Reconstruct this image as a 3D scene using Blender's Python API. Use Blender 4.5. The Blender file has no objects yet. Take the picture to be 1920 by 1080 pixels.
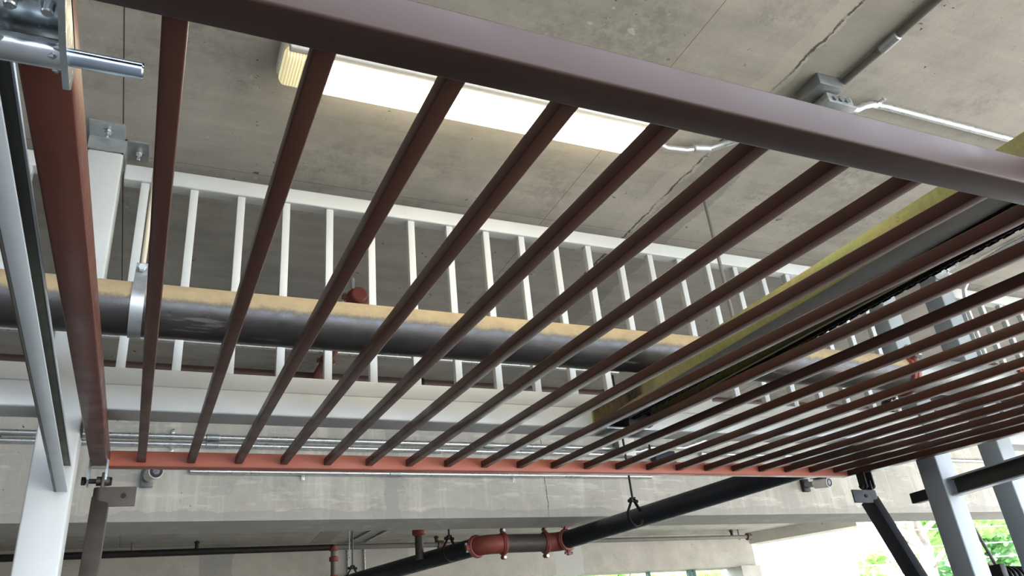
import bpy, bmesh, math, random
from mathutils import Vector as V, Matrix
random.seed(7)
C = bpy.context.scene.collection
H = 1.55                      # eye height above the floor; builder z values are measured from eye level
SC = bpy.context.scene

# ------------------------------------------------------------------ mesh helpers
class MB:
    def __init__(s): s.bm = bmesh.new()
    def _bev(s, verts, b, seg=2):
        if b > 0:
            es = set(e for v in verts for e in v.link_edges)
            bmesh.ops.bevel(s.bm, geom=list(es), offset=b, segments=seg, profile=0.5, affect='EDGES')
    def box(s, x0, x1, y0, y1, z0, z1, b=0, seg=2):
        return s.obox(V(((x0+x1)/2, (y0+y1)/2, (z0+z1)/2)), V((1,0,0)), V((0,1,0)), V((0,0,1)), x1-x0, y1-y0, z1-z0, b, seg)
    def obox(s, c, ax, ay, az, lx, ly, lz, b=0, seg=2):
        vs = []
        for i in (-1,1):
            for j in (-1,1):
                for k in (-1,1):
                    vs.append(s.bm.verts.new(c + ax*(i*lx/2) + ay*(j*ly/2) + az*(k*lz/2)))
        for f in ((0,1,3,2),(4,6,7,5),(0,4,5,1),(2,3,7,6),(0,2,6,4),(1,5,7,3)):
            s.bm.faces.new([vs[q] for q in f])
        s._bev(vs, b, seg); return s
    def ring_loft(s, rings, cap=True, close=False):
        R = [[s.bm.verts.new(p) for p in r] for r in rings]
        n = len(R[0])
        for a in range(len(R)-1 + (1 if close else 0)):
            A, B = R[a], R[(a+1) % len(R)]
            for i in range(n):
                s.bm.faces.new((A[i], A[(i+1)%n], B[(i+1)%n], B[i]))
        if cap and not close:
            s.bm.faces.new(list(reversed(R[0]))); s.bm.faces.new(R[-1])
        return s
    @staticmethod
    def frame(d):
        d = d.normalized(); u = V((0,0,1)) if abs(d.z) < .95 else V((1,0,0))
        a = d.cross(u).normalized(); b = d.cross(a).normalized(); return a, b
    def tube(s, pts, r, n=12, cap=True):
        pts = [V(p) for p in pts]; rings = []
        a = None
        for i, p in enumerate(pts):
            d = (pts[min(i+1, len(pts)-1)] - pts[max(i-1, 0)]).normalized()
            if a is None: a, b = s.frame(d)
            else:
                a = (a - d*a.dot(d)).normalized(); b = d.cross(a).normalized()
            rr = r[i] if isinstance(r, (list, tuple)) else r
            rings.append([p + (a*math.cos(2*math.pi*k/n) + b*math.sin(2*math.pi*k/n))*rr for k in range(n)])
        return s.ring_loft(rings, cap)
    def lathe(s, p, d, prof, n=20):          # prof: (distance along d, radius)
        p = V(p); d = V(d).normalized(); a, b = s.frame(d)
        return s.ring_loft([[p + d*t + (a*math.cos(2*math.pi*k/n) + b*math.sin(2*math.pi*k/n))*r for k in range(n)] for t, r in prof])
    def prism(s, poly, ext, b=0):            # planar polygon pushed along ext
        poly = [V(p) for p in poly]; ext = V(ext)
        A = [s.bm.verts.new(p) for p in poly]; B = [s.bm.verts.new(p+ext) for p in poly]; n = len(poly)
        s.bm.faces.new(A); s.bm.faces.new(list(reversed(B)))
        for i in range(n): s.bm.faces.new((A[(i+1)%n], A[i], B[i], B[(i+1)%n]))
        s._bev(A+B, b); return s
    def hexnut(s, p, d, r, h): return s.lathe(p, d, [(0, r), (h*.85, r), (h, r*.85)], 6)
    def build(s, name, mat, parent=None, origin=None, smooth=True):
        o0 = V(origin) if origin is not None else (V(parent['_o']) if parent and '_o' in parent else V((0,0,0)))
        bmesh.ops.recalc_face_normals(s.bm, faces=s.bm.faces)
        for v in s.bm.verts: v.co -= o0
        me = bpy.data.meshes.new(name); s.bm.to_mesh(me); s.bm.free()
        if smooth:
            for p in me.polygons: p.use_smooth = True
            me.set_sharp_from_angle(angle=math.radians(32))
        me.materials.append(mat)
        o = bpy.data.objects.new(name, me); C.objects.link(o)
        if parent:
            o.parent = parent
            o.location = o0 - V(parent['_o'])
        else:
            o.location = o0 + V((0,0,H))
        o['_o'] = o0
        return o
def tag(o, label=None, cat=None, group=None, kind=None):
    if label: o['label'] = label
    if cat: o['category'] = cat
    if group: o['group'] = group
    if kind: o['kind'] = kind
    return o
def thing(name, loc, label, cat, group=None):
    o = bpy.data.objects.new(name, None); C.objects.link(o); o.empty_display_size = .1
    o['_o'] = V(loc); o.location = V(loc) + V((0,0,H)); return tag(o, label, cat, group)
def twin(o, dx, parent=None):                # another copy, dx = offset vector
    c = o.copy(); C.objects.link(c)
    if parent: c.parent = parent
    c.location = o.location + V(dx); c['_o'] = V(o['_o']) + V(dx); return c
def twin_tree(o, dx, label, extra=None):
    c = twin(o, dx); c['label'] = label
    for ch in [x for x in ALL() if x.parent == o]:
        k = ch.copy(); C.objects.link(k); k.parent = c; k['_o'] = V(ch['_o']) + V(dx)
        for g in [x for x in ALL() if x.parent == ch]:
            q = g.copy(); C.objects.link(q); q.parent = k; q['_o'] = V(g['_o']) + V(dx)
    return c
def ALL(): return list(C.objects)

# ------------------------------------------------------------------ material helpers
def newmat(name):
    m = bpy.data.materials.new(name); m.use_nodes = True; nt = m.node_tree
    return m, nt, nt.nodes['Principled BSDF']
def nd(nt, t, **kw):
    n = nt.nodes.new(t)
    for k, v in kw.items():
        if k.startswith('i_'):
            key = k[2:]; key = int(key) if key.isdigit() else key.replace('_', ' ')
            n.inputs[key].default_value = v
        else: setattr(n, k, v)
    return n
def lk(nt, a, b): nt.links.new(a, b)
def coords(nt, scale=(1,1,1), loc=(0,0,0)):
    tc = nd(nt, 'ShaderNodeNewGeometry'); mp = nd(nt, 'ShaderNodeMapping')
    lk(nt, tc.outputs['Position'], mp.inputs['Vector'])
    mp.inputs['Scale'].default_value = scale; mp.inputs['Location'].default_value = loc
    return mp.outputs['Vector']
def noise(nt, vec, scale, detail=6, rough=.6):
    n = nd(nt, 'ShaderNodeTexNoise'); n.inputs['Scale'].default_value = scale
    n.inputs['Detail'].default_value = detail; n.inputs['Roughness'].default_value = rough
    lk(nt, vec, n.inputs['Vector']); return n.outputs['Fac']
def ramp(nt, fac, stops):
    r = nd(nt, 'ShaderNodeValToRGB'); e = r.color_ramp.elements
    while len(e) < len(stops): e.new(.5)
    for q, (p, c) in zip(e, stops):
        q.position = p; q.color = (c[0], c[1], c[2], 1) if not isinstance(c, (int, float)) else (c, c, c, 1)
    lk(nt, fac, r.inputs['Fac']); return r.outputs['Color']
def mix(nt, fac, a, b, mode='MIX'):
    m = nd(nt, 'ShaderNodeMix', data_type='RGBA', blend_type=mode)
    for sock, v in ((0, fac), (6, a), (7, b)):
        if hasattr(v, 'is_linked') or hasattr(v, 'links'): lk(nt, v, m.inputs[sock])
        elif isinstance(v, (int, float)): m.inputs[sock].default_value = v if sock == 0 else (v, v, v, 1)
        else: m.inputs[sock].default_value = (v[0], v[1], v[2], 1)
    return m.outputs[2]
def math_(nt, op, a, b=0.0, c=0.0):
    m = nd(nt, 'ShaderNodeMath', operation=op)
    for i, v in enumerate((a, b, c)):
        if hasattr(v, 'links'): lk(nt, v, m.inputs[i])
        else: m.inputs[i].default_value = v
    return m.outputs[0]
def bump(nt, bsdf, h, strength, dist=.01):
    b = nd(nt, 'ShaderNodeBump'); b.inputs['Strength'].default_value = strength; b.inputs['Distance'].default_value = dist
    lk(nt, h, b.inputs['Height']); lk(nt, b.outputs['Normal'], bsdf.inputs['Normal'])
def srgb(r, g, b):
    f = lambda c: (c/255/12.92) if c/255 <= .04045 else ((c/255+.055)/1.055)**2.4
    return (f(r), f(g), f(b))

def paint(name, col, rough=.4, var=.12, dirt=None, metal=0, spec=.5, sc=6):
    m, nt, p = newmat(name); v = coords(nt)
    n1 = noise(nt, v, sc, 5); d = tuple(c*(1-var*1.6) for c in col); l = tuple(min(1, c*(1+var)) for c in col)
    col_ = ramp(nt, n1, [(.3, d), (.7, l)])
    if dirt:
        n2 = noise(nt, v, sc*2.7, 8, .7); f = ramp(nt, n2, [(.60, 0), (.72, 1)])
        col_ = mix(nt, math_(nt, 'MULTIPLY', f, dirt[1]), col_, dirt[0])
    lk(nt, col_, p.inputs['Base Color'])
    r_ = ramp(nt, noise(nt, v, sc*4, 4), [(.3, rough*.8), (.7, min(1, rough*1.3))])
    lk(nt, r_, p.inputs['Roughness'])
    p.inputs['Metallic'].default_value = metal; p.inputs['Specular IOR Level'].default_value = spec
    bump(nt, p, noise(nt, v, 60, 3), .03, .001)
    return m

def concrete(name, dark, mid, light, grain=None, seams=(), stain=.5, streak=False, patch=None, zone=None, pits=.5):
    m, nt, p = newmat(name); v = coords(nt)
    big = noise(nt, v, .9, 7, .62); med = noise(nt, v, 5.5, 8, .65)
    c = ramp(nt, big, [(.28, dark), (.5, mid), (.74, light)])
    c = mix(nt, .55, c, ramp(nt, med, [(.25, tuple(q*.72 for q in mid)), (.75, tuple(min(1, q*1.22) for q in mid))]))
    if grain:                                  # plywood form grain
        g = noise(nt, coords(nt, grain), 1, 6, .7)
        c = mix(nt, .3, c, mix(nt, 1, c, ramp(nt, g, [(.3, .6), (.7, 1.35)]), 'MULTIPLY'))
    if streak:
        g = noise(nt, coords(nt, (9, 9, .7)), 1, 5, .7)
        c = mix(nt, math_(nt, 'MULTIPLY', ramp(nt, g, [(.5, 0), (.68, 1)]), .5), c, tuple(min(1, q*1.25) for q in light))
        g = noise(nt, coords(nt, (4, 4, 26)), 1, 6, .7)
        c = mix(nt, math_(nt, 'MULTIPLY', ramp(nt, g, [(.55, 0), (.62, 1)]), .42), c, tuple(min(1, q*1.2) for q in light))
    s1 = math_(nt, 'MULTIPLY', ramp(nt, noise(nt, v, 1.9, 10, .72), [(.50, 0), (.62, 1)]), ramp(nt, noise(nt, v, 34, 6, .7), [(.42, .25), (.56, 1)]))
    c = mix(nt, math_(nt, 'MULTIPLY', s1, stain), c, tuple(q*.55 for q in dark))
    pit = ramp(nt, noise(nt, v, 38, 3, .5), [(.68, 0), (.72, 1)])
    spread = ramp(nt, noise(nt, v, 3.1, 4), [(.5, 0), (.6, 1)])
    pitm = math_(nt, 'MULTIPLY', math_(nt, 'MULTIPLY', pit, spread), pits)
    c = mix(nt, pitm, c, tuple(q*.25 for q in dark))
    wht = ramp(nt, noise(nt, coords(nt, (1,1,1), (5,3,1)), 21, 3, .5), [(.70, 0), (.73, 1)])
    c = mix(nt, math_(nt, 'MULTIPLY', math_(nt, 'MULTIPLY', wht, spread), .55), c, (.62, .6, .55))
    sep = nd(nt, 'ShaderNodeSeparateXYZ'); lk(nt, coords(nt), sep.inputs[0])
    hgt = med
    for axis, x0, w, wob, colr, amt in seams:
        wn = noise(nt, v, 9, 6, .7); wn = math_(nt, 'MULTIPLY', math_(nt, 'SUBTRACT', wn, .5), wob)
        dd = math_(nt, 'ABSOLUTE', math_(nt, 'ADD', math_(nt, 'SUBTRACT', sep.outputs[axis], x0), wn))
        f = math_(nt, 'LESS_THAN', dd, w)
        if wob > .01:
            f = math_(nt, 'MULTIPLY', f, ramp(nt, noise(nt, v, 22, 5), [(.34, .15), (.46, 1)]))
        c = mix(nt, math_(nt, 'MULTIPLY', f, amt), c, colr)
        hgt = math_(nt, 'SUBTRACT', hgt, math_(nt, 'MULTIPLY', f, .8))
    for axis, a, b_, colr, amt in (zone or ()):
        e = math_(nt, 'MULTIPLY', math_(nt, 'SUBTRACT', noise(nt, v, 4, 8, .7), .5), .12)
        q = math_(nt, 'ADD', sep.outputs[axis], e)
        f = math_(nt, 'MULTIPLY', math_(nt, 'GREATER_THAN', q, a), math_(nt, 'LESS_THAN', q, b_))
        c = mix(nt, math_(nt, 'MULTIPLY', f, amt), c, colr)
    lk(nt, c, p.inputs['Base Color']); p.inputs['Roughness'].default_value = .85
    p.inputs['Specular IOR Level'].default_value = .25
    fine = noise(nt, v, 60, 6, .7)
    h2 = math_(nt, 'SUBTRACT', math_(nt, 'ADD', math_(nt, 'MULTIPLY', fine, .25), hgt), math_(nt, 'MULTIPLY', pitm, .6))
    bump(nt, p, h2, .35, .006)
    return m

M = {}
M['gate'] = paint('brown_primer', srgb(76, 49, 40), .36, .07, spec=.22, sc=2.2)
M['railpaint'] = paint('grey_brown_primer', srgb(64, 49, 44), .34, .07, spec=.17, sc=2.2)
M['gate_far'] = paint('front_lit_red_primer', srgb(172, 100, 84), .42, .08, sc=3)  # red primer raised in tone for the front light on the far rail
M['stile'] = paint('worn_brown_primer', srgb(92, 52, 42), .38, .12, (srgb(124, 68, 52), .35), sc=3, spec=.25)
M['white'] = paint('pale_grey_paint', srgb(192, 196, 195), .38, .05, (srgb(150, 138, 110), .22), sc=4)
M['post_shaded'] = paint('shaded_post_paint', srgb(150, 159, 164), .4, .05, (srgb(120, 112, 96), .15), sc=4)  # grey darkened to stand in for the shade on the right-hand posts
M['chan'] = paint('channel_paint', srgb(190, 199, 206), .35, .05, sc=4)
M['web'] = paint('dull_dark_grey', srgb(84, 87, 80), .5, .1, metal=.2, sc=5)  # darker grey for the channel web and upper flange
M['zinc'] = paint('bright_zinc', srgb(205, 212, 216), .22, .12, (srgb(235, 240, 242), .4), metal=.95, sc=22)
M['chrome'] = paint('polished_rod', srgb(190, 205, 220), .16, .08, metal=1, sc=14)
M['galv'] = paint('galvanised_steel', srgb(180, 186, 188), .4, .12, (srgb(130, 132, 130), .4), metal=.75, sc=26)
M['emt'] = paint('conduit_metal', srgb(205, 208, 208), .3, .06, metal=.8, sc=12)
M['raw'] = paint('raw_steel', srgb(96, 89, 82), .42, .18, (srgb(70, 58, 50), .5), metal=.55, sc=9)
M['dark'] = paint('dark_steel', srgb(40, 38, 38), .5, .2, metal=.3, sc=14)
M['black'] = paint('black_oiled_chain', srgb(26, 25, 24), .35, .2, metal=.6, sc=40)
M['victaulic'] = paint('orange_red_coating', srgb(128, 62, 51), .5, .14, (srgb(84, 42, 35), .4), sc=18)
M['oxide'] = paint('dull_oxide', srgb(78, 60, 55), .5, .15, sc=10)
M['navy'] = paint('black_pipe_lacquer', srgb(27, 32, 39), .4, .2, sc=5)
M['plum'] = paint('dull_black_pipe', srgb(66, 58, 57), .5, .12, sc=6)
M['grey'] = paint('grey_pipe', srgb(104, 103, 98), .5, .12, sc=9)
M['boxgrey'] = paint('box_metal', srgb(128, 134, 136), .42, .1, metal=.5, sc=20)
M['plastic'] = paint('white_plastic', srgb(222, 220, 212), .4, .03, sc=10)
M['bluebox'] = paint('dark_blue_box', srgb(36, 42, 58), .4, .1)
M['lens'] = paint('camera_lens', (.01, .01, .012), .08, .1)
M['bark'] = paint('bark', srgb(150, 138, 128), .9, .35, (srgb(90, 80, 70), .7), sc=5)
M['asphalt'] = paint('low_bounce_asphalt', srgb(84, 83, 82), .9, .12, sc=1.2)
M['bounce_ground'] = paint('bounce_paving', srgb(200, 194, 184), .9, .06, sc=1.2)  # unseen ground, kept pale to bounce light up to the ceiling
M['wire'] = paint('pale_wire', srgb(215, 220, 225), .5, .02)
M['ink'] = paint('black_marker_ink', (.012, .012, .012), .6, 0)

def dusty_pipe():
    m, nt, p = newmat('black_pipe_with_dust'); v = coords(nt)
    ge = nd(nt, 'ShaderNodeNewGeometry'); sp = nd(nt, 'ShaderNodeSeparateXYZ'); lk(nt, ge.outputs['Normal'], sp.inputs[0])
    n = noise(nt, v, 26, 8, .75); st = noise(nt, coords(nt, (3, 30, 30)), 1, 7, .7)
    base = ramp(nt, noise(nt, v, 5, 8, .7), [(.3, srgb(26, 23, 22)), (.7, srgb(50, 46, 44))])
    sc = ramp(nt, st, [(.6, 0), (.66, 1)])
    base = mix(nt, math_(nt, 'MULTIPLY', sc, .25), base, srgb(150, 146, 140))
    # dust that has settled on the upward-facing part of the pipe, ragged along its edge
    z = math_(nt, 'ADD', sp.outputs[2], math_(nt, 'ADD', .10, math_(nt, 'MULTIPLY', math_(nt, 'SUBTRACT', n, .5), .5)))
    f = ramp(nt, z, [(0.0, 0), (.24, 1)])
    c = mix(nt, f, base, mix(nt, n, srgb(120, 104, 78), srgb(178, 158, 118)))
    lk(nt, c, p.inputs['Base Color'])
    r = mix(nt, f, ramp(nt, n, [(.35, .27), (.65, .5)]), .95); lk(nt, r, p.inputs['Roughness'])
    bump(nt, p, n, .25, .003); p.inputs['Specular IOR Level'].default_value = .7
    return m
M['pipe'] = dusty_pipe()

def yellow_zinc():
    m, nt, p = newmat('yellow_zinc_plating'); v = coords(nt)
    n = noise(nt, coords(nt, (2.2, 1.5, 2.2)), 1.6, 3, .5); f = noise(nt, v, 70, 6, .7)
    c = ramp(nt, n, [(.32, srgb(188, 164, 118)), (.45, srgb(190, 174, 126)), (.55, srgb(170, 172, 108)), (.68, srgb(146, 164, 98))])
    c = mix(nt, .35, c, ramp(nt, f, [(.35, srgb(100, 92, 56)), (.65, srgb(180, 172, 120))]))
    d = ramp(nt, noise(nt, v, 14, 9, .75), [(.62, 0), (.68, 1)])
    c = mix(nt, math_(nt, 'MULTIPLY', d, .7), c, srgb(96, 74, 44))
    lk(nt, c, p.inputs['Base Color']); p.inputs['Metallic'].default_value = .45
    lk(nt, ramp(nt, f, [(.3, .38), (.7, .6)]), p.inputs['Roughness']); bump(nt, p, f, .12, .002)
    return m
M['yzinc'] = yellow_zinc()

def emitter(name, col, strength):
    m, nt, p = newmat(name)
    p.inputs['Base Color'].default_value = (.9, .88, .8, 1); p.inputs['Roughness'].default_value = .3
    p.inputs['Emission Color'].default_value = (*col, 1); p.inputs['Emission Strength'].default_value = strength
    return m
LAMP = 4.5
M['lamp'] = emitter('lit_diffuser', (1, .86, .6), LAMP)
def ribbed():
    m, nt, p = newmat('ribbed_diffuser_end')
    v = coords(nt); w = nd(nt, 'ShaderNodeTexWave'); w.wave_type = 'BANDS'; w.bands_direction = 'X'
    w.inputs['Scale'].default_value = 38; w.inputs['Distortion'].default_value = .4; lk(nt, v, w.inputs['Vector'])
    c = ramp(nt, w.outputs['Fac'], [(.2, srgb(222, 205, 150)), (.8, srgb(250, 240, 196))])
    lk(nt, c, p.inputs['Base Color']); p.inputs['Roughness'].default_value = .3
    lk(nt, c, p.inputs['Emission Color']); p.inputs['Emission Strength'].default_value = .22  # weak glow stands in for lamp light leaking into the end
    bump(nt, p, w.outputs['Fac'], .5, .004)
    return m
M['lampend'] = ribbed()

def leafmat(name, a, b):
    m, nt, p = newmat(name); v = coords(nt)
    c = ramp(nt, noise(nt, v, 1.3, 4), [(.3, a), (.7, b)]); lk(nt, c, p.inputs['Base Color'])
    p.inputs['Roughness'].default_value = .5
    tr = nd(nt, 'ShaderNodeBsdfTranslucent'); lk(nt, c, tr.inputs['Color'])
    mx = nd(nt, 'ShaderNodeMixShader'); mx.inputs[0].default_value = .45
    lk(nt, p.outputs[0], mx.inputs[1]); lk(nt, tr.outputs[0], mx.inputs[2])
    lk(nt, mx.outputs[0], nt.nodes['Material Output'].inputs['Surface'])
    return m
M['leaf'] = leafmat('sunny_leaves', srgb(120, 170, 84), srgb(190, 224, 140))
M['leaf2'] = leafmat('deep_leaves', srgb(104, 156, 96), srgb(164, 206, 146))
M['grass'] = paint('lawn', srgb(84, 92, 72), .95, .3, sc=3)

M['c_ceil'] = concrete('ceiling_concrete', srgb(146, 143, 135), srgb(172, 169, 161), srgb(194, 190, 181), grain=(1.6, 15, 15), stain=.4, pits=.9,
    seams=((0, -.185, .0018, .0, srgb(58, 48, 40), .9), (0, 1.775, .005, .05, srgb(60, 56, 51), .85), (0, 1.375, .0012, .0, srgb(120, 66, 44), .8),
           (1, 2.42, .002, .006, srgb(90, 84, 78), .5), (0, 3.72, .003, .01, srgb(70, 62, 56), .7), (1, 3.32, .004, .03, srgb(176, 170, 158), .6)),
    zone=((0, 1.79, 2.0, srgb(134, 131, 125), .5), (0, 1.70, 1.77, srgb(186, 182, 172), .4)))
M['c_beam'] = concrete('beam_concrete', srgb(162, 160, 152), srgb(188, 186, 177), srgb(210, 208, 198), stain=.28, streak=True, pits=1, seams=((0, 2.27, .003, .05, srgb(70, 66, 60), .8),),
    zone=((0, 1.25, 1.335, srgb(168, 167, 163), .8), (2, .9+H, .965+H, srgb(165, 164, 160), .6), (0, 4.15, 4.3, srgb(170, 168, 164), .5)))
M['c_wall'] = concrete('far_wall_concrete', srgb(164, 160, 150), srgb(186, 182, 172), srgb(206, 202, 192), stain=.22, pits=.8,
    zone=((0, 2.1, 2.95, srgb(160, 160, 156), .6), (0, 4.9, 5.3, srgb(196, 198, 194), .7), (0, .6, .95, srgb(150, 150, 148), .6)))
M['c_floor'] = concrete('floor_concrete', srgb(76, 74, 71), srgb(92, 90, 86), srgb(110, 108, 103), stain=.3)

def S(mb, name, mat, label=None):
    o = mb.build(name, mat, smooth=False); o['kind'] = 'structure'
    if label: o['label'] = label
    return o

# ------------------------------------------------------------------ the setting
ZC = 1.70
S(MB().box(-2.6, 9.2, .15, 9.55, ZC, ZC+.3), 'ceiling', M['c_ceil'], 'bare grey concrete ceiling slab with board marks and seams')
S(MB().box(-2.6, 9.2, -.6, 9.9, -H-.2, -H), 'floor', M['c_floor'], 'grey concrete garage floor')
S(MB().box(-2.9, -2.6, -14.0, 9.8, -H, 8.0), 'wall_left_shade', M['c_floor'])  # unseen; raised and run forward to shade the posts' left faces
S(MB().box(-2.6, 9.2, 4.42, 4.745, .915, ZC), 'trim_1', M['c_beam'], 'deep streaked concrete beam crossing behind the gate')
S(MB().prism([(-2.6, 9.5, -H), (4.2, 9.5, -H), (4.2, 9.5, 1.245), (8.12, 9.5, 1.245), (8.12, 9.5, ZC), (-2.6, 9.5, ZC)], (0, .25, 0)), 'wall_back', M['c_wall'], 'pale concrete wall band at the far end of the garage')
S(MB().prism([(8.05, 9.55, 1.55), (8.05, 9.55, ZC), (8.35, 9.6, ZC), (8.35, 9.6, 1.55)], (.9, -1.27, 0)), 'trim_2', M['c_wall'])
S(MB().box(7.78, 8.12, 9.42, 9.8, -H, 1.245), 'trim_3', M['c_wall'], 'concrete column under the end of the far wall')
o = MB().box(-40, 3.0, -40, -.6, -H-.22, -H-.02).build('driveway', M['asphalt'], smooth=False); tag(o, 'unseen dark driveway in front of the gate, toned to limit bounce', 'driveway', kind='structure')  # unseen ground, kept dark to limit bounce on the posts' left faces
o = MB().box(3.0, 60, -40, -.6, -H-.22, -H-.02).build('forecourt', M['bounce_ground'], smooth=False); tag(o, 'unseen pale ground right of the asphalt, added to bounce light', 'paving', kind='structure')  # unseen pale half, added so the ceiling gets more bounced light
o = MB().box(-40, 60, 9.9, 60, -H-.22, -H-.02).build('yard', M['grass'], smooth=False); tag(o, 'green yard beyond the garage', 'yard', kind='structure')
o = MB().box(9.2, 60, -.6, 9.9, -H-.22, -H-.02).build('side_drive', M['bounce_ground'], smooth=False); tag(o, 'sunlit paving beside the garage', 'paving', kind='structure')  # unseen; its pale tone bounces light onto the right-hand ceiling

# ------------------------------------------------------------------ gate
U = V((0, 2.128, .135)).normalized(); N = V((0, -U.z, U.y)); X = V((1,0,0)); G0 = V((0, .632, .610)); L = 2.1323
def G(x, s, n): return V((x, 0, 0)) + G0 + U*s + N*n
def gbox(mb, x0, x1, s0, s1, n0, n1, b=.004):
    return mb.obox(G((x0+x1)/2, (s0+s1)/2, (n0+n1)/2), X, U, N, x1-x0, s1-s0, n1-n0, b, 3)
GXL0, GXL1, GXR0, GXR1 = -.1665, -.116, 3.022, 3.074
gate = thing('gate', G(0, L, 0), 'brown barred tilt-up gate hanging open overhead', 'gate')
gbox(MB(), GXL1, GXR0, -.053, 0, 0, .052).build('bottom_rail', M['railpaint'], gate)
gbox(MB(), GXL1, GXR0, L, L+.05, 0, .05).build('top_rail', M['gate_far'], gate)
st = gbox(MB(), GXL0, GXL1, -.053, L-.012, 0, .052).build('stile', M['stile'], gate)
gbox(MB(), GXR0, GXR1, -.053, L+.05, 0, .05).build('stile', M['gate'], gate)
tag(gbox(MB(), GXL0, GXL1, L-.012, L+.05, 0, .052, .003).build('end_cap', M['zinc'], gate), 'bare metal end of the left stile')
b0 = gbox(MB(), -.0125-.022, .0125-.022, .0, L, .0125, .0375, .0025).build('bar', M['gate'], gate)
for i in range(1, 21): twin(b0, (i*.1483, 0, 0), gate)
def clevis(cx, w):
    for sx in (-1, 1):
        p = MB(); x = cx + sx*w/2
        y1 = 2.715; zt = G(0, 2.08, 0).z
        p.prism([(x-.003, y1-.045, zt), (x-.003, y1, zt), (x-.003, y1, zt-.062), (x-.003, y1-.012, zt-.078), (x-.003, y1-.033, zt-.078), (x-.003, y1-.045, zt-.062)], (.006, 0, 0))
        p.build('hinge_plate', M['zinc'] if cx < 1 else M['dark'], gate)
    y = 2.6925; z = G(0, 2.08, 0).z-.062
    h = MB().tube([(cx-w/2-.012, y, z), (cx+w/2+.012, y, z)], .0075, 12)
    h.hexnut((cx-w/2-.018, y, z), (1,0,0), .013, .012); h.hexnut((cx+w/2+.006, y, z), (1,0,0), .013, .012)
    h.build('hinge_bolt', M['dark'], gate)
    return y, z
hy, hz = clevis(-.139, .048)
clevis(3.046, .046)
# roller bracket under the near end of the left stile
zb = G(0, .05, 0).z
rb = MB()
rb.box(-.182, -.110, .575, .722, zb-.010, zb-.003, .001)
rb.prism([(-.116, .575, zb-.004), (-.116, .722, zb-.004), (-.116, .722, zb-.038), (-.116, .714, zb-.046), (-.116, .650, zb-.046), (-.116, .575, zb-.03)], (.006, 0, 0))
rb.prism([(-.182, .575, zb-.004), (-.182, .722, zb-.004), (-.182, .722, zb-.038), (-.182, .714, zb-.046), (-.182, .650, zb-.046), (-.182, .575, zb-.03)], (.006, 0, 0))
rbo = rb.build('roller_bracket', M['zinc'], gate)
sl = MB().lathe((-.176, .684, zb-.030), (1,0,0), [(0, .0145), (.06, .0145)], 24)
for t in range(14):
    a = random.uniform(0, 6.28); xx = random.choice((-.170, -.120))
    sl.lathe((xx + random.uniform(-.004, .004), .684 + math.cos(a)*.015, zb-.030 + math.sin(a)*.014), (1, .2, .3), [(-.004, .001), (0, .0035), (.004, .001)], 7)
tag(sl.build('sleeve', M['zinc'], rbo), 'welded zinc sleeve')
tag(MB().lathe((-.19, .684, zb-.030), (1,0,0), [(0, .0088), (.143, .0088), (.1445, .0078)], 24).build('roller_pin', M['chrome'], rbo), 'polished steel roller pin')
for bx in (-.155, -.126):
    q = MB(); q.lathe((bx, .628, zb-.010), (0,0,-1), [(0, .0115), (.002, .0115)], 20); q.hexnut((bx, .628, zb-.012), (0,0,-1), .0095, .009)
    q.lathe((bx, .628, zb-.021), (0,0,-1), [(0, .0055), (.010, .0055), (.0115, .0045)], 14); q.build('bolt', M['zinc'], rbo)

# ------------------------------------------------------------------ pivot arms
def arm(name, x0, x1, m, label, inner):
    t = thing(name, ((x0+x1)/2, 2.42, -.10), label, 'gate arm')
    top = V((0, hy, hz)); d = V((0, -.36, -1)).normalized()
    # lever: folded strap at the hinge bolt, long tube below
    a = MB(); c0 = V(((x0+x1)/2, hy+.012, hz-.06)); Ln = .82
    nrm = V((0, -d.z, d.y))
    a.obox(c0 + d*(Ln/2), X, d, nrm, x1-x0, Ln, .072, .004, 2)
    a.build('arm_tube', m, t)
    xm = (x0+x1)/2; sx = inner
    k = MB(); k.obox(V((xm, hy, hz-.008)), X, V((0,1,0)), V((0,0,1)), .009, .046, .062, .003)
    k.lathe((xm-.018, hy, hz), (1,0,0), [(0, .014), (.036, .014)], 16)
    k.build('hinge_lug', m, t)
    # one plate folded round a bend: back leg runs away from the eye, front leg runs sideways
    xl = xm - sx*.022; R0, T, PL = .020, .007, (.118 if inner > 0 else .165); cen = V((xl + sx*R0, hy-.028 + R0, 0))
    out = [V((xl, hy+.03, 0))] + [cen + V((-sx*math.cos(a)*R0, -math.sin(a)*R0, 0)) for a in [math.pi/2*q/6 for q in range(7)]] + [V((xl + sx*PL, hy-.036, 0))]
    inn = [V((xl + sx*PL, hy-.036+T, 0))] + [cen + V((-sx*math.cos(a)*(R0-T), -math.sin(a)*(R0-T), 0)) for a in [math.pi/2*(6-q)/6 for q in range(7)]] + [V((xl + sx*T, hy+.03, 0))]
    f = MB().prism([p + V((0,0,hz-.082)) for p in out + inn], (0,0,.058))
    fo = f.build('bent_plate', m, t)
    MB().lathe((xm + sx*.062, hy-.0325, hz-.051), (0,-1,0), [(0, .0075), (.0035, .0075)], 16).build('slot_hole', M['ink'], fo)
    py = c0 + d*(Ln-.02)
    MB().tube([(x0-.03 if inner > 0 else x0-.01, py.y, py.z), (x1+.01 if inner > 0 else x1+.03, py.y, py.z)], .012, 14).build('pivot_pin', M['dark'], t)
    return t
arm('pivot_arm', -.146, -.098, M['raw'], 'bare steel pivot arm under the hinge beside the left post', 1)
arm('pivot_arm', 3.024, 3.072, M['navy'], 'dark pivot arm under the hinge beside the right gate post', -1)

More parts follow.
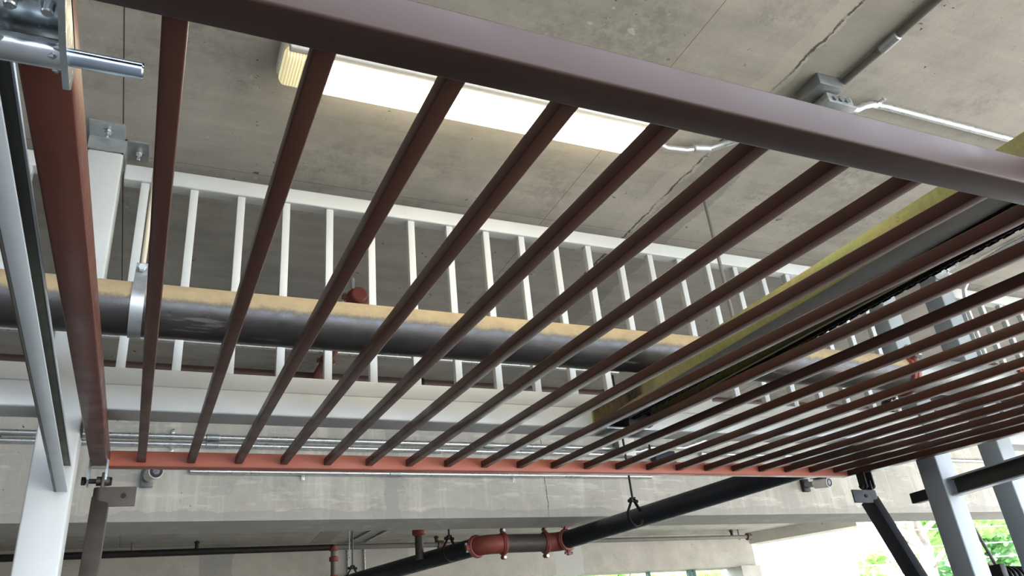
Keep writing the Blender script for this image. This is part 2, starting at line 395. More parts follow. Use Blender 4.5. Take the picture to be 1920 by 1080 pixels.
# ------------------------------------------------------------------ posts
def bolt_down(p, s=1.0):
    q = MB(); q.lathe(p, (0,0,-1), [(0, .0135*s), (.0025, .0135*s)], 18)
    q.hexnut(V(p)-V((0,0,.0025)), (0,0,-1), .0105*s, .010*s); q.lathe(V(p)-V((0,0,.0125)), (0,0,-1), [(0, .0058*s), (.012*s, .0058*s), (.0145*s, .004*s)], 12)
    return q
def post(x0, label, side, m=None):
    m = m or M['white']
    x1 = x0+.102
    t = thing('steel_post', ((x0+x1)/2, 2.391, -H), label, 'post', 'pale steel posts of the gate frame')
    MB().box(x0, x1, 2.34, 2.442, -H, ZC-.055, .006, 3).build('shaft', m, t)
    MB().box(x0+.006, x1-.006, 2.346, 2.436, ZC-.055, ZC-.0).build('shaft_top', m, t)
    a = MB().box(x0-.001, x1, 2.258, 2.34, ZC-.007, ZC); a.box(x0-.001, x1, 2.333, 2.3399, ZC-.055, ZC-.006)
    ao = a.build('ceiling_bracket', M['galv'], t)
    bolt_down((x0+.052, 2.298, ZC-.007)).build('anchor_bolt', M['zinc'], ao)
    s0, s1 = (x1, x1+.072) if side > 0 else (x0-.072, x0)
    b = MB().box(s0, s1, 2.336, 2.432, ZC-.007, ZC)
    b.prism([(s0 if side > 0 else s1-.006, 2.336, ZC), (s0 if side > 0 else s1-.006, 2.432, ZC), (s0 if side > 0 else s1-.006, 2.432, ZC-.06), (s0 if side > 0 else s1-.006, 2.336, ZC-.06)], (.006, 0, 0))
    bo = b.build('side_bracket', M['galv'], t)
    bolt_down(((s0+s1)/2+.006*side, 2.396, ZC-.007)).build('anchor_bolt', M['zinc'], bo)
    return t
post(-.280, 'pale steel post on the left, beside the hinge of the barred gate', 1)
pA = post(3.096, 'steel post just right of the barred gate, carrying the dark guide channel', -1, M['post_shaded'])
MB().box(3.10, 3.15, 2.442, 2.53, .562, .607, .004).build('stub', M['navy'], pA)
post(3.540, 'steel post at the right edge beside the narrow side grille', 1, M['post_shaded'])

# ------------------------------------------------------------------ headers and grilles
def header(x0, x1, label):
    t = thing('header_beam', ((x0+x1)/2, 2.40, .79), label, 'beam', 'pale header beams of the gate frame')
    MB().box(x0, x1, 2.346, 2.446, .792, .866, .005, 3).build('lower_tube', M['white'], t)
    MB().box(x0, x1, 2.350, 2.436, .8665, .920, .005, 3).build('upper_tube', M['white'], t)
header(-.178, 3.096, 'long pale header beam below the wide grille')
header(3.642, 5.6, 'short pale header beam right of the rightmost post')
header(-2.6, -.280, 'pale header beam left of the left post')
def grille(x0, x1, xb0, n, label, dx=.1487):
    t = thing('grille', ((x0+x1)/2, 2.385, .92), label, 'grille')
    MB().box(x0, x1, 2.362, 2.412, 1.566, 1.624, .005, 3).build('top_rail', M['white'], t)
    b = MB().box(xb0-.0125, xb0+.0125, 2.372, 2.397, .9205, 1.567, .002).build('bar', M['white'], t)
    for i in range(1, n): twin(b, (i*dx, 0, 0), t)
    for xe in (x0, x1):
        MB().box(xe-.012 if xe == x1 else xe-.010, xe+.012 if xe == x0 else xe+.010, 2.372, 2.402, 1.585, 1.61).build('weld_tab', M['white'], t) if False else None
    return t
grille(-.168, 3.088, -.104, 22, 'long pale steel grille between the gate posts')
grille(3.65, 5.6, 3.735, 12, 'pale steel grille right of the rightmost post')
g3 = grille(-2.6, -.288, -.60, 1, 'pale steel grille left of the left post')
MB().box(-.482, -.420, 2.365, 2.405, .9205, 1.567, .003).build('wide_bar', M['white'], g3)

# ------------------------------------------------------------------ guide channels
def channel(name, xw, xt, z, slope, label, marks=False):
    t = thing(name, (xw, 2.33, z), label, 'channel')
    h, th = .074, .0055; y0, y1 = .15, 2.339
    s = 1 if xt > xw else -1
    def bar(xa, xb, za, zb):
        p = MB(); zz = lambda y: (2.31-y)*slope
        p.prism([(xa, y1, z+za+zz(y1)), (xa, y1, z+zb+zz(y1)), (xa, y0, z+zb+zz(y0)), (xa, y0, z+za+zz(y0))], (xb-xa, 0, 0), .0012); return p
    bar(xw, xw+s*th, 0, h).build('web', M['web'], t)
    bar(xw+s*th, xt, 0, th).build('lower_flange', M['chan'], t)
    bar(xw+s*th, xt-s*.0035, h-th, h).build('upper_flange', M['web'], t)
    tag(bar(xt-s*.0035, xt, h-th-.001, h+.001).build('flange_lip', M['chan'], t), 'pale painted edge of the upper flange')
    if marks:      # hand-written marker letters on the web, inside the channel
        zc = lambda y: z + (2.31-y)*slope
        for pts in ([(1.44, .060), (1.452, .030), (1.458, .047), (1.446, .047), (1.458, .047), (1.470, .060)],
                    [(1.512, .034), (1.496, .045), (1.505, .060), (1.524, .048), (1.512, .034)],
                    [(1.556, .062), (1.552, .034), (1.575, .052), (1.572, .036)],
                    [(1.606, .058), (1.616, .036)]):
            MB().tube([(xw+s*(th+.0006), y, zc(y)+zz) for y, zz in pts], .0016, 6).build('marker_letter', M['ink'], t)
channel('guide_channel', -.216, -.185, .563, .030, 'pale blue guide channel running out from the left post', True)
channel('guide_channel', 3.168, 3.120, .552, .006, 'dark guide channel running out from the post right of the gate')

# ------------------------------------------------------------------ trolley rail of the gate opener
tr = thing('trolley_rail', (1.5, 2.34, .80), 'yellow zinc opener rail running over the gate to the header', 'opener rail')
def zt(y): return .80 - .038*(2.34-y)/1.64
TH = .070
def rail_piece(xa, xb, za, zb, y0=.05, y1=2.345):
    return MB().prism([(xa, y1, zt(y1)+za), (xa, y1, zt(y1)+zb), (xa, y0, zt(y0)+zb), (xa, y0, zt(y0)+za)], (xb-xa, 0, 0), .0008)
rail_piece(1.420, 1.4245, 0, TH).build('side_web', M['yzinc'], tr)
rail_piece(1.596, 1.6005, 0, TH).build('side_web', M['yzinc'], tr)
rail_piece(1.4245, 1.596, TH-.0045, TH).build('top_web', M['yzinc'], tr)
tag(rail_piece(1.4245, 1.512, 0, .0045).build('lip', M['grey'], tr), 'dull grey lip')
tag(rail_piece(1.590, 1.596, 0, .0045).build('lip', M['grey'], tr), 'dull grey lip')
def chain(x, y0, y1, dz):
    c = MB(); p = .0127*1.45; n = int((y1-y0)/p); 
    for i in range(n):
        y = y0 + i*p; z = zt(y)+dz
        w = .005 if i % 2 else .0072
        for sx in (-1, 1):
            c.obox(V((x+sx*w, y+p/2, z)), X, V((0,1,0)), V((0,0,1)), .0018, p*1.45, .015 if i % 2 else .017)
        c.tube([(x-.0085, y, z), (x+.0085, y, z)], .0075, 8)
    return c
chain(1.519, .06, 2.25, .002).build('drive_chain', M['black'], tr)
chain(1.614, .06, 2.25, .000).build('drive_chain', M['black'], tr)
eb = MB().box(1.50, 1.60, 2.24, 2.343, .772, .845, .003); eb.lathe((1.51, 2.27, .80), (1,0,0), [(0, .03), (.08, .03)], 16)
eb.build('sprocket_bracket', M['dark'], tr)
MB().box(1.42, 1.60, 2.26, 2.345, .764, .772, .002).build('mounting_plate', M['galv'], tr)
d = MB().box(1.4175, 1.4199, 2.02, 2.33, .803, .855)
d.build('rust_stain', paint('grime', srgb(90, 76, 44), .9, .5, (srgb(40, 30, 20), .8), sc=30), tr)

# ------------------------------------------------------------------ big pipe
PY, PZ, PR = 1.99, .935, .0685
bp = thing('pipe', (0, PY, PZ), 'thick dusty black pipe running across in front of the grille', 'pipe')
MB().tube([(-2.6, PY, PZ), (2.60, PY, PZ)], PR, 40).build('pipe_length', M['pipe'], bp)
tag(MB().tube([(2.61, PY, PZ), (3.22, PY, PZ)], PR, 40).build('pipe_length', paint('paler_pipe', srgb(128, 132, 128), .45, .2, (srgb(190, 185, 165), .6), metal=.3, sc=12), bp), 'paler pipe length between two couplings')
MB().tube([(3.23, PY, PZ), (6.5, PY, PZ)], PR, 40).build('pipe_length', M['pipe'], bp)
def coupling(p, d, r, parent, m, up=V((0,0,1)), name='coupling', ear=1.0):
    p = V(p); d = V(d).normalized(); w = r*.62
    c = MB().lathe(p - d*(w/2), d, [(0, r*1.02), (w*.08, r*1.16), (w*.3, r*1.2), (w*.38, r*1.26), (w*.62, r*1.26), (w*.7, r*1.2), (w*.92, r*1.16), (w, r*1.02)], 36)
    u = (up - d*up.dot(d)).normalized(); s_ = d.cross(u).normalized()
    for k in (-1, 1):
        e = p + u*(k*r*1.42)
        c.obox(e, d, u, s_, w*.72, r*.52*ear, r*.55, r*.1, 2)
    co = c.build(name, m, parent)
    for k in (-1, 1):
        e = p + u*(k*r*1.45); q = MB()
        q.tube([e - s_*r*.5, e + s_*r*.5], r*.10, 10); q.hexnut(e - s_*r*.52, s_, r*.19, r*.17); q.hexnut(e + s_*r*.35, s_, r*.19, r*.17)
        q.build('coupling_bolt', M['zinc'], co)
    return co
coupling((2.60, PY, PZ), X, PR, bp, M['victaulic'], V((0, -.8, .6)))
coupling((3.225, PY, PZ), X, PR, bp, M['victaulic'], V((0, -.5, -.85)))
def hanger(x, y, zc, r, m, mrod, label, tilt=0, yaw=X, group='clevis hangers of the pipes', w=.026):
    t = thing('pipe_hanger', (x, y, ZC), label, 'hanger', group)
    yaw = yaw.normalized(); side = yaw.cross(V((0,0,1))).normalized()
    c = V((x, y, zc)); s = MB(); prof = []
    pts = []
    for k in range(25):
        a = math.radians(-200 + 220*k/24); pts.append(c + side*(math.cos(a)*(r+.0025)) + V((0,0,1))*(math.sin(a)*(r+.0025)))
    top = c + V((0,0,r*1.75))
    pts = [top - side*.014] + [top - side*.016 - V((0,0,.02))] + pts + [top + side*.016 - V((0,0,.02))] + [top + side*.014]
    rings = []
    for i, p in enumerate(pts):
        dd = (pts[min(i+1, len(pts)-1)] - pts[max(i-1, 0)]).normalized(); nn = dd.cross(yaw).normalized()
        rings.append([p + yaw*(w/2) + nn*.0018, p + yaw*(w/2) - nn*.0018, p - yaw*(w/2) - nn*.0018, p - yaw*(w/2) + nn*.0018])
    s.ring_loft(rings); s.build('strap', m, t)
    cr = MB(); cr.tube([top - side*.032 - V((0,0,.016)), top + side*.032 - V((0,0,.016))], .006, 10)
    cr.hexnut(top - side*.036 - V((0,0,.016)), side, .011, .009); cr.hexnut(top + side*.027 - V((0,0,.016)), side, .011, .009)
    cr.box(top.x-.014, top.x+.014, top.y-.014, top.y+.014, top.z-.004, top.z+.006, .001)
    cr.build('cross_bolt', m, t)
    MB().tube([top - V((0,0,.004)), (x, y, ZC)], .0065, 12).build('rod', mrod, t)
    return t
hanger(-.067, PY, PZ, PR, M['galv'], paint('pale_rod', srgb(188, 178, 156), .5, .08), 'silver clevis hanger on the thick pipe beside the first gate bar', w=.03)
hanger(1.842, PY, PZ, PR, M['galv'], M['grey'], 'silver clevis hanger on the thick pipe just right of the opener rail', w=.03)

# ------------------------------------------------------------------ lamp
lp = thing('ceiling_light', (.85, 1.77, ZC), 'long lit ceiling light fixture above the gate bars', 'light')
hb = MB().box(.218, 1.488, 1.685, 1.855, 1.655, ZC, .016, 4); hb.box(.235, 1.475, 1.683, 1.7085, 1.624, 1.665, .006, 3); hb.build('housing', M['plastic'], lp)
MB().box(.335, 1.478, 1.709, 1.851, 1.618, 1.66, .012, 4).build('diffuser', M['lamp'], lp)
tag(MB().box(.226, .3345, 1.709, 1.851, 1.618, 1.66, .02, 4).build('diffuser_end', M['lampend'], lp), 'faintly glowing ribbed yellowish end of the diffuser')
for x in (.285, .62, .98, 1.34):
    MB().box(x-.018, x+.018, 1.679, 1.690, 1.632, 1.675, .003).build('clip', M['plastic'], lp)
for x in (.30, .66, 1.02):
    MB().box(x+.03, x+.30, 1.676, 1.686, 1.640, 1.652, .003).build('rim_trim', M['plastic'], lp)

# ------------------------------------------------------------------ ceiling conduits and box
jb = thing('junction_box', (1.93, 1.42, ZC), 'square metal junction box on the ceiling beside the gate frame', 'electrical box')
MB().box(1.862, 1.966, 1.362, 1.47, 1.655, ZC, .003).build('box_body', M['boxgrey'], jb)
lid = MB().box(1.905, 2.018, 1.385, 1.485, 1.610, 1.648, .004); lid.box(1.90, 2.024, 1.380, 1.490, 1.604, 1.611, .001); lid.box(1.93, 1.95, 1.41, 1.45, 1.646, 1.656)
lo = lid.build('extension_box', M['galv'], jb)
for q in range(3):
    MB().lathe((1.935+q*.027, 1.3795, 1.628), (0,-1,0), [(0, .011), (.001, .0105)], 18).build('knockout', M['boxgrey'], lo)
def conduit(name, pts, r, mat, label, straps=(), cat='conduit', group=None, sm=None, couplers=()):
    t = thing(name, pts[0], label, cat, group)
    MB().tube(pts, r, 12).build('tube', mat, t)
    for (x, y, z, d, s) in straps:
        p = V((x, y, z)); d = V(d).normalized(); a, b = MB.frame(d)
        q = MB().lathe(p - d*.009, d, [(0, r+.002), (.018, r+.002)], 12)
        s = V(s); q.obox(p + s*(r+.012), d, s, d.cross(s), .018, .028, .004, .001); q.build('strap', sm or mat, t)
        MB().hexnut(p + s*(r+.018) - d.cross(s)*.002, -d.cross(s) if d.cross(s).y > 0 else d.cross(s), .006, .005).build('strap_screw', M['zinc'], t)
    for (x, y, z, d) in couplers:
        MB().lathe(V((x, y, z)) - V(d)*.035, d, [(0, r+.001), (.004, r+.004), (.066, r+.004), (.07, r+.001)], 14).build('coupler', M['galv'], t)
    return t
conduit('conduit', [(2.016, 1.412, 1.628), (2.06, 1.412, 1.632), (2.10, 1.410, 1.655), (2.14, 1.410, 1.672), (2.2, 1.408, 1.678), (3.6, 1.40, 1.678)], .0125, M['emt'],
        'bright white conduit running right along the ceiling from the square box', straps=((2.17, 1.409, 1.677, (1,0,0), (0,-1,0)),))
conduit('conduit', [(1.972, 1.36, 1.685), (1.978, 1.2, 1.686), (1.985, .2, 1.686)], .0125, M['grey'],
        'dull conduit along the ceiling seam from the square box to the frame top', couplers=((1.978, 1.17, 1.686, (0,1,0)),))
conduit('conduit', [(1.49, 1.80, 1.668), (1.56, 1.812, 1.655), (1.64, 1.805, 1.658), (1.74, 1.782, 1.672), (1.82, 1.72, 1.684), (1.90, 1.6, 1.686), (1.93, 1.475, 1.682)], .0125, M['emt'],
        'short curved white conduit from the right end of the ceiling light', couplers=((1.70, 1.79, 1.668, (1, -.1, .1)),))
conduit('conduit', [(2.40, 1.75, 1.684), (2.6, 1.9, 1.685), (2.75, 2.0, 1.66), (2.9, 2.15, 1.6), (3.02, 2.3, 1.5)], .011, M['emt'],
        'bent conduit curving down near the top of the post right of the gate') if False else None
conduit('conduit', [(3.75, .9, 1.684), (3.715, 1.75, 1.684), (3.695, 2.05, 1.684), (3.684, 2.16, 1.675), (3.676, 2.25, 1.64), (3.67, 2.30, 1.58), (3.668, 2.32, 1.50), (3.668, 2.32, .95)], .0115, M['emt'],
        'silver conduit curving down from the ceiling beside the rightmost post')

# ------------------------------------------------------------------ behind the grille
conduit('conduit', [(-2.6, 3.91, 1.684), (2.6, 3.91, 1.684)], .0115, M['emt'], 'thin silver conduit on the ceiling behind the grille',
        straps=((-.12, 3.91, 1.684, (1,0,0), (0,-1,0)),))
bpz = thing('sprinkler_pipe', (0, 4.2, 1.645), 'dark reddish sprinkler pipe along the ceiling behind the grille', 'pipe')
MB().tube([(-2.6, 4.2, 1.645), (7, 4.2, 1.645)], .03, 18).build('pipe_length', M['oxide'], bpz)
for x in (-.9, 1.42, 2.66): coupling((x, 4.2, 1.645), X, .03, bpz, M['dark'], V((0,-.6,-.8)))
MB().tube([(.80, 4.2, 1.645), (.80, 3.12, 1.60)], .026, 16).build('cross_branch', M['victaulic'], bpz)
coupling((.80, 3.92, 1.633), (0,1,0), .03, bpz, M['victaulic'], V((1,0,0)))
cc = coupling((.765, 3.10, 1.60), (.25,1,0), .040, bpz, M['victaulic'], V((1,0,-.12)))
MB().lathe((.765, 3.08, 1.60), (0,-1,0), [(0, .036), (.022, .036), (.028, .03)], 20).build('pipe_cap', M['victaulic'], bpz)
MB().lathe((.745, 3.10, 1.645), (0,0,1), [(0, .008), (.05, .010), (.052, .006), (ZC-1.645, .006)], 10).build('hanger_rod', M['emt'], bpz)

# conduits, boxes and cameras on the concrete beam
YB = 4.42
def bandconduit(x0, x1, z, label, cps=(), sts=()):
    return conduit('conduit', [(x0, YB-.018, z), (x1, YB-.018, z)], .0145, M['emt'], label,
                   straps=[(x, YB-.018, z, (1,0,0), (0,0,-1 if q else 1)) for x, q in sts], couplers=[(x, YB-.018, z, (1,0,0)) for x in cps])
bandconduit(-2.6, 2.80, 1.350, 'upper silver conduit on the concrete beam, ending at the grey box', (.30, 1.9), ((.1, 0), (1.92, 0)))
bandconduit(-2.6, 2.80, 1.309, 'second silver conduit on the concrete beam, just under the upper one', (.30, 1.55), ((.1, 1),))
bandconduit(.20, 3.05, 1.166, 'lowest silver conduit on the concrete beam, just below the gate rail', (1.3,), ((.78, 1), (2.05, 1)))
bandconduit(3.50, 9.0, 1.330, 'single silver conduit on the concrete beam right of the grey box', (), ((3.5, 1), (4.6, 0)))
conduit('conduit', [(2.916, YB-.03, 1.328), (2.98, YB-.03, 1.330), (3.03, YB-.03, 1.345), (3.08, YB-.03, 1.36), (3.35, YB-.03, 1.365), (3.5, YB-.03, 1.41), (3.75, YB-.03, 1.50), (4.1, YB-.03, 1.52)], .0145, M['emt'],
        'bent conduit rising to the right from the grey box on the beam')
bxo = thing('electrical_box', (2.85, YB, 1.33), 'small grey electrical box where the beam conduits end', 'electrical box')
MB().box(2.80, 2.91, YB-.085, YB, 1.29, 1.395, .004).build('box_body', M['boxgrey'], bxo); MB().box(2.795, 2.915, YB-.09, YB-.085, 1.285, 1.40, .001).build('cover', M['plastic'], bxo)
bq = thing('control_box', (3.16, YB, 1.25), 'dark blue box on the beam right of the grey box', 'electrical box')
MB().box(3.08, 3.24, YB-.07, YB, 1.215, 1.330, .005).build('box_body', M['bluebox'], bq)
MB().tube([(3.06, YB-.05, 1.34), (3.03, YB-.05, 1.55), (3.08, YB-.05, ZC)], .006, 8).build('lead', M['black'], bq)
def camera(p, d, label, bl):
    p = V(p); d = V(d).normalized()
    t = thing('security_camera', p, label, 'camera', 'small bullet cameras on the concrete beam')
    MB().box(p.x-.03, p.x+.03, p.y-.03, p.y, p.z-.045, p.z+.045, .004).build('mount_plate', M['boxgrey'] if not bl else M['dark'], t)
    k = p + V((0, -.035, 0))
    MB().tube([p + V((0,-.028,0)), k + d*.03, k + d*.06], [.024, .02, .02], 16).build('mount_arm', M['boxgrey'], t)
    b = k + d*.06
    body = MB().lathe(b, d, [(0, .022), (.01, .034), (.12, .034), (.125, .031)], 24).build('camera_body', M['plastic'], t)
    MB().lathe(b + d*.1245, d, [(0, .030), (.002, .030)], 22).build('lens_face', M['dark'], body)
    MB().lathe(b + d*.1265, d, [(0, .017), (.002, .016)], 18).build('lens', M['lens'], body)
    MB().lathe(b + d*.118, d, [(0, .0345), (.011, .0345), (.011, .031), (.0, .031)], 24).build('bezel', M['plastic'], body)
    if bl: MB().obox(b + d*.075 + V((0,0,.036)), d, d.cross(V((0,0,1))).normalized(), V((0,0,1)), .15, .066, .004, .001).build('sun_shade', M['dark'], body)
camera((.0, YB, 1.128), (.18, -.9, -.08), 'white bullet camera on the beam just under the gate rail at left', False)
camera((4.37, YB, 1.115), (.15, -.98, -.15), 'grey bullet camera with a hood on the beam at right', True)

# ------------------------------------------------------------------ dark drain pipe with elbows
DZ, DR = .83, .057
dp = thing('drain_pipe', (2.26, 4.8, DZ), 'dark bent pipe with red elbows slung under the concrete beam', 'pipe')
eL, eR = V((1.99, 4.80, DZ)), V((2.52, 4.80, DZ))
dR = V((.37, -1.46, .017)).normalized(); dL = V((-.40, 1.12, 0)).normalized()
MB().tube([eR + dR*.08, eR + dR*2.25], DR, 28).build('pipe_length', M['navy'], dp)
tag(MB().tube([eL + X*.12, eR - X*.10], DR, 28).build('pipe_length', M['plum'], dp), 'dull brown-black middle pipe length')
MB().tube([eL + dL*.08, eL + dL*3.2], DR, 28).build('pipe_length', M['navy'], dp)
def elbow(c, a, b, la, lb):
    c = V(c); pts = []
    for k in range(9):
        t = k/8; p0, p1, p2 = c + a*la, c, c + b*lb; pts.append(p0*(1-t)**2 + p1*2*t*(1-t) + p2*t*t)
    return MB().tube(pts, DR*1.05, 28)
elbow(eL, X, dL, .125, .09).build('elbow', M['victaulic'], dp)
elbow(eR, -X, dR, .105, .09).build('elbow', M['victaulic'], dp)
coupling(eL + X*.125, X, DR, dp, M['victaulic'], V((0,-.1,1))); coupling(eL + dL*.08, dL, DR, dp, M['victaulic'], V((1,.4,.15)))
coupling(eR - X*.105, X, DR, dp, M['victaulic'], V((0,-.1,1))); coupling(eR + dR*.075, dR, DR, dp, M['victaulic'], V((0,0,1)))
# far end of the near leg: rises and runs right behind the posts
e2 = eR + dR*2.25
pts = [e2 - dR*.05, e2 + dR*.05, e2 + dR*.10 + V((.03,0,.03)), e2 + dR*.11 + V((.05,0,.10)), e2 + dR*.11 + V((.08,0,.19)), e2 + dR*.11 + V((.15,0,.235)), e2 + dR*.11 + V((.26,0,.24)), e2 + dR*.11 + V((2.8,0,.24))]
MB().tube(pts, DR, 24).build('rising_bend', M['navy'], dp)
MB().tube([(1.72, 5.30, DZ), (1.72, 5.30, DZ+.56), (1.72, 5.30, ZC)], .028, 16).build('riser', M['plum'], dp)
MB().lathe((1.72, 5.30, DZ+.15), (0,0,1), [(0, .03), (.01, .045), (.05, .045), (.06, .03)], 18).build('riser_fitting', M['victaulic'], dp)
hanger(2.615, 4.0, DZ, DR, M['dark'], M['dark'], 'dark clevis hanger holding the bent pipe in front of the beam', yaw=dR, w=.02)
hanger(1.845, 5.05, DZ, DR, M['dark'], M['dark'], 'dark clevis hanger just left of the left red elbow', yaw=dL, w=.02)
hanger(1.47, 6.15, DZ, DR, M['dark'], M['grey'], 'dark clevis hanger on the bent pipe near the bottom edge', yaw=dL, w=.02)

# ------------------------------------------------------------------ far wall services
SY, SZ = 9.2, 1.60
sp = thing('sprinkler_line', (2, SY, SZ), 'thin dark sprinkler line along the far wall', 'pipe')
MB().tube([(-2.6, SY, SZ-.03), (2.0, SY, SZ), (7.85, SY, SZ)], [.036, .03, .026], 16).build('pipe_length', M['grey'], sp)
MB().tube([(-2.6, SY, SZ-.033), (1.98, SY, SZ-.0005)], [.037, .034], 16).build('pipe_length', M['dark'], sp)
for x in (.55, 3.2, 7.55):
    q = MB().lathe((x, SY, SZ+.02), (0,0,1), [(0, .02), (.05, .02), (.06, .03), (.07, .03), (.075, .012), (.10, .012)], 12); q.build('sprinkler_head', M['dark'], sp)
for x in (3.25, 7.84): MB().lathe((x-.04, SY, SZ), X, [(0, .03), (.005, .048), (.07, .048), (.08, .03)], 14).build('fitting', M['oxide'], sp)
for x in (-.07, 7.67):
    MB().tube([(x, SY, SZ-.04), (x, SY, ZC)], .009, 8).build('hanger_rod', M['grey'], sp)
dpipe = MB().tube([(1.985, SY-.01, SZ), (1.985, SY-.01, -H)], .032, 16); dpo = dpipe.build('drop_pipe', M['grey'], sp)
for z in (1.585, 1.47, 1.27): MB().lathe((1.985, SY-.01, z-.03), (0,0,1), [(0, .034), (.01, .05), (.05, .05), (.06, .034)], 14).build('drop_fitting', M['victaulic'], dpo)
for i, x in enumerate((2.21, 2.405)):
    conduit('conduit', [(x+.62-.1*i, 4.80, 1.688), (x, 9.44, 1.688), (x, 9.478, 1.66), (x, 9.482, 1.6), (x+.004, 9.482, 1.36), (x, 9.482, 1.30), (x, 9.482, -H+.02)], .012, M['emt'],
            ['left of two thin conduits coming down the far wall', 'right of two thin conduits coming down the far wall'][i])
wb = thing('wall_box', (2.21, 9.46, 1.3), 'small white box on the left of the two far wall conduits', 'electrical box')
MB().box(2.13, 2.34, 9.40, 9.46, 1.20, 1.318, .005).build('box_body', M['plastic'], wb)
MB().box(2.125, 2.345, 9.393, 9.40, 1.195, 1.323, .002).build('cover', M['plastic'], wb)
o = MB().tube([(2.02, 8.6, ZC), (2.02, 8.6, .2)], .006, 8).build('hanging_rod', M['emt']); tag(o, 'thin pale rod hanging beside the far drop pipe', 'rod')

# ------------------------------------------------------------------ spring behind the right posts
sg = thing('gate_spring', (3.6, 2.62, .28), 'dark coil spring and rod low behind the right posts', 'spring')
MB().tube([(3.16, 2.452, .945), (3.62, 2.61, .285)], .008, 10).build('spring_rod', M['grey'], sg)
q = []
for k in range(200):
    t = k/199; a = t*2*math.pi*11; q.append(V((3.63 + .36*t, 2.62 + .045*math.cos(a), .245 - .02*t + .045*math.sin(a))))
MB().tube(q, .0085, 8).build('coil', M['black'], sg)
MB().box(3.585, 3.625, 2.57, 2.67, .20, .30, .006).build('end_block', M['dark'], sg)
MB().tube([(3.6, 2.62, .245), (4.02, 2.62, .225)], .02, 12).build('core', M['dark'], sg)

# ------------------------------------------------------------------ outdoors
def leaves(c, rad, n, size, squash=.8):
    mb = MB(); bm = mb.bm
    blobs = [V(c) + V((random.gauss(0, rad[0]*.45), random.gauss(0, rad[1]*.45), random.gauss(0, rad[2]*.45))) for _ in range(26)]
    for i in range(n):
        b = random.choice(blobs); p = b + V((random.gauss(0, rad[0]*.16), random.gauss(0, rad[1]*.16), random.gauss(0, rad[2]*.13)))
        a = V((random.gauss(0,1), random.gauss(0,1), random.gauss(0,.6))).normalized(); t, u = MB.frame(a)
        s = size*random.uniform(.6, 1.3)
        vs = [bm.verts.new(p + t*s), bm.verts.new(p + u*s*.5), bm.verts.new(p - t*s*.9), bm.verts.new(p - u*s*.5)]; bm.faces.new(vs)
    return mb
def tree(base, top, r, crowns, mat, label):
    t = thing('tree', base, label, 'tree', None); b, e = V(base), V(top)
    pts = []
    for k in range(9):
        s = k/8; p = b.lerp(e, s) + V((math.sin(k*1.7)*.06, math.cos(k*2.1)*.06, 0)); pts.append(p)
    tb = MB().tube(pts, [r*(1-.5*k/8) for k in range(9)], 12)
    for k in range(6):
        s = random.uniform(.45, .95); p = b.lerp(e, s); a = random.uniform(0, 6.28)
        tb.tube([p, p + V((math.cos(a)*.6, math.sin(a)*.6, .4)), p + V((math.cos(a)*1.3, math.sin(a)*1.3, .9))], [r*.35, r*.22, r*.1], 8)
    tb.build('trunk', M['bark'], t)
    mb = MB()
    for (c, rad, n, s) in crowns:
        q = leaves(c, rad, n, s); me = bpy.data.meshes.new('tmp'); q.bm.to_mesh(me); q.bm.free(); mb.bm.from_mesh(me); bpy.data.meshes.remove(me)
    mb.build('foliage', mat, t, smooth=False)
G1 = -H-.02
tree((16.6, 14, G1), (17.3, 14, 4.2), .24, [((19.1, 14.6, 2.7), (.9, 1.2, .9), 900, .14), ((15.9, 14.5, 1.85), (.35, .4, .3), 90, .12), ((17.3, 14, 5.2), (2.4, 2.2, 1.2), 1500, .16)], M['leaf'], 'pale barked tree outside seen left of the nearer right post')
tree((22.6, 16, G1), (22.8, 16, 4.6), .25, [((22.2, 16, 2.6), (1.6, 1.5, 1.3), 2600, .15), ((20.3, 16, 1.4), (1.0, 1.2, .8), 800, .14)], M['leaf2'], 'leafy green tree outside between the two right posts')
tree((10.5, 18, G1), (10.7, 18, 3.8), .2, [((9.5, 18, 1.9), (2.6, 1.2, .8), 2600, .16), ((13.6, 18, 1.9), (.9, 1.2, .7), 500, .15)], M['leaf'], 'bright green tree outside below the far wall')
for i, z in enumerate((1.92, 2.28, 1.62)):
    o = MB().tube([(10, 12.6, z-.12), (17.5, 12.6, z), (27, 12.6, z+.1)], .012, 6).build('overhead_wire', M['wire'])
    tag(o, ['middle pale wire crossing the trees outside', 'highest pale wire crossing the trees outside', 'lowest pale wire crossing the trees outside'][i], 'wire')
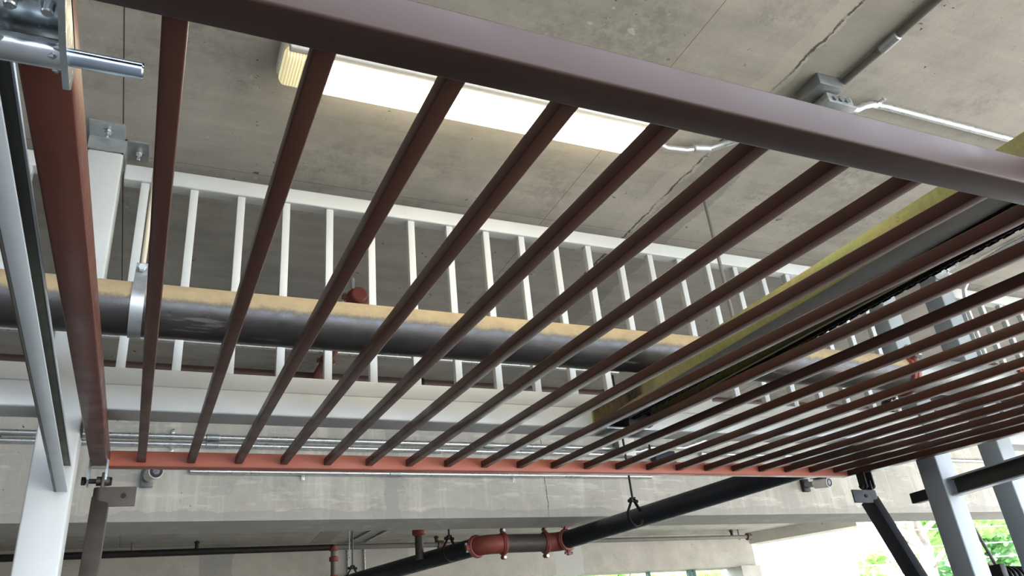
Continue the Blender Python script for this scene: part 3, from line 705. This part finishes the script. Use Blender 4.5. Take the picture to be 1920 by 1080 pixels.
for i, x in enumerate((6.35, 7.02, 7.10)):
    o = MB().box(x-.02, x+.02, 9.60, 9.66, -H, 1.245).build('fence_post', paint('green_post', srgb(52, 96, 78), .5, .1))
    tag(o, ['lone green post under the far wall', 'left of the paired green posts under the far wall', 'right of the paired green posts under the far wall'][i], 'post')

# ------------------------------------------------------------------ light
w = bpy.data.worlds.new('World'); SC.world = w; w.use_nodes = True
nt = w.node_tree; bg = nt.nodes['Background']
sky = nt.nodes.new('ShaderNodeTexSky'); sky.sky_type = 'HOSEK_WILKIE'; sky.turbidity = 6; sky.ground_albedo = .4
sky.sun_direction = V((-.45, -.2, .8)).normalized()
mx = nt.nodes.new('ShaderNodeMix'); mx.data_type = 'RGBA'; mx.inputs[0].default_value = .92
nt.links.new(sky.outputs[0], mx.inputs[6]); mx.inputs[7].default_value = (.85, .94, 1.08, 1)
nt.links.new(mx.outputs[2], bg.inputs[0]); bg.inputs[1].default_value = 2.6
sd = bpy.data.lights.new('sun', 'SUN'); sd.energy = 7.0; sd.angle = .02; sd.color = (1, .95, .86)
so = bpy.data.objects.new('sun', sd); C.objects.link(so); so.rotation_euler = V((-.45, -.2, .8)).to_track_quat('Z', 'Y').to_euler(); so.location = (10, -10, 20)

# ------------------------------------------------------------------ camera
cd = bpy.data.cameras.new('camera'); cam = bpy.data.objects.new('camera', cd); C.objects.link(cam)
cd.sensor_width = 36; cd.lens = 1485/1920*36; cd.clip_start = .02; cd.clip_end = 300
R = ((0.913, 0.104, 0.395), (-0.398, 0.447, 0.801), (-0.094, -0.888, 0.450))
r_ = V((R[0][0], R[1][0], R[2][0])).normalized(); f_ = V((R[0][2], R[1][2], R[2][2])); f_ = (f_ - r_*f_.dot(r_)).normalized(); u_ = r_.cross(f_)
m4 = Matrix(((r_.x, u_.x, -f_.x, 0), (r_.y, u_.y, -f_.y, 0), (r_.z, u_.z, -f_.z, H), (0, 0, 0, 1)))
cam.matrix_world = m4; SC.camera = cam
vs = SC.view_settings; vs.view_transform = 'Standard'; vs.look = 'None'; vs.gamma = 1; vs.use_curve_mapping = False; vs.exposure = 1.6
for o in C.objects:
    if '_o' in o: del o['_o']
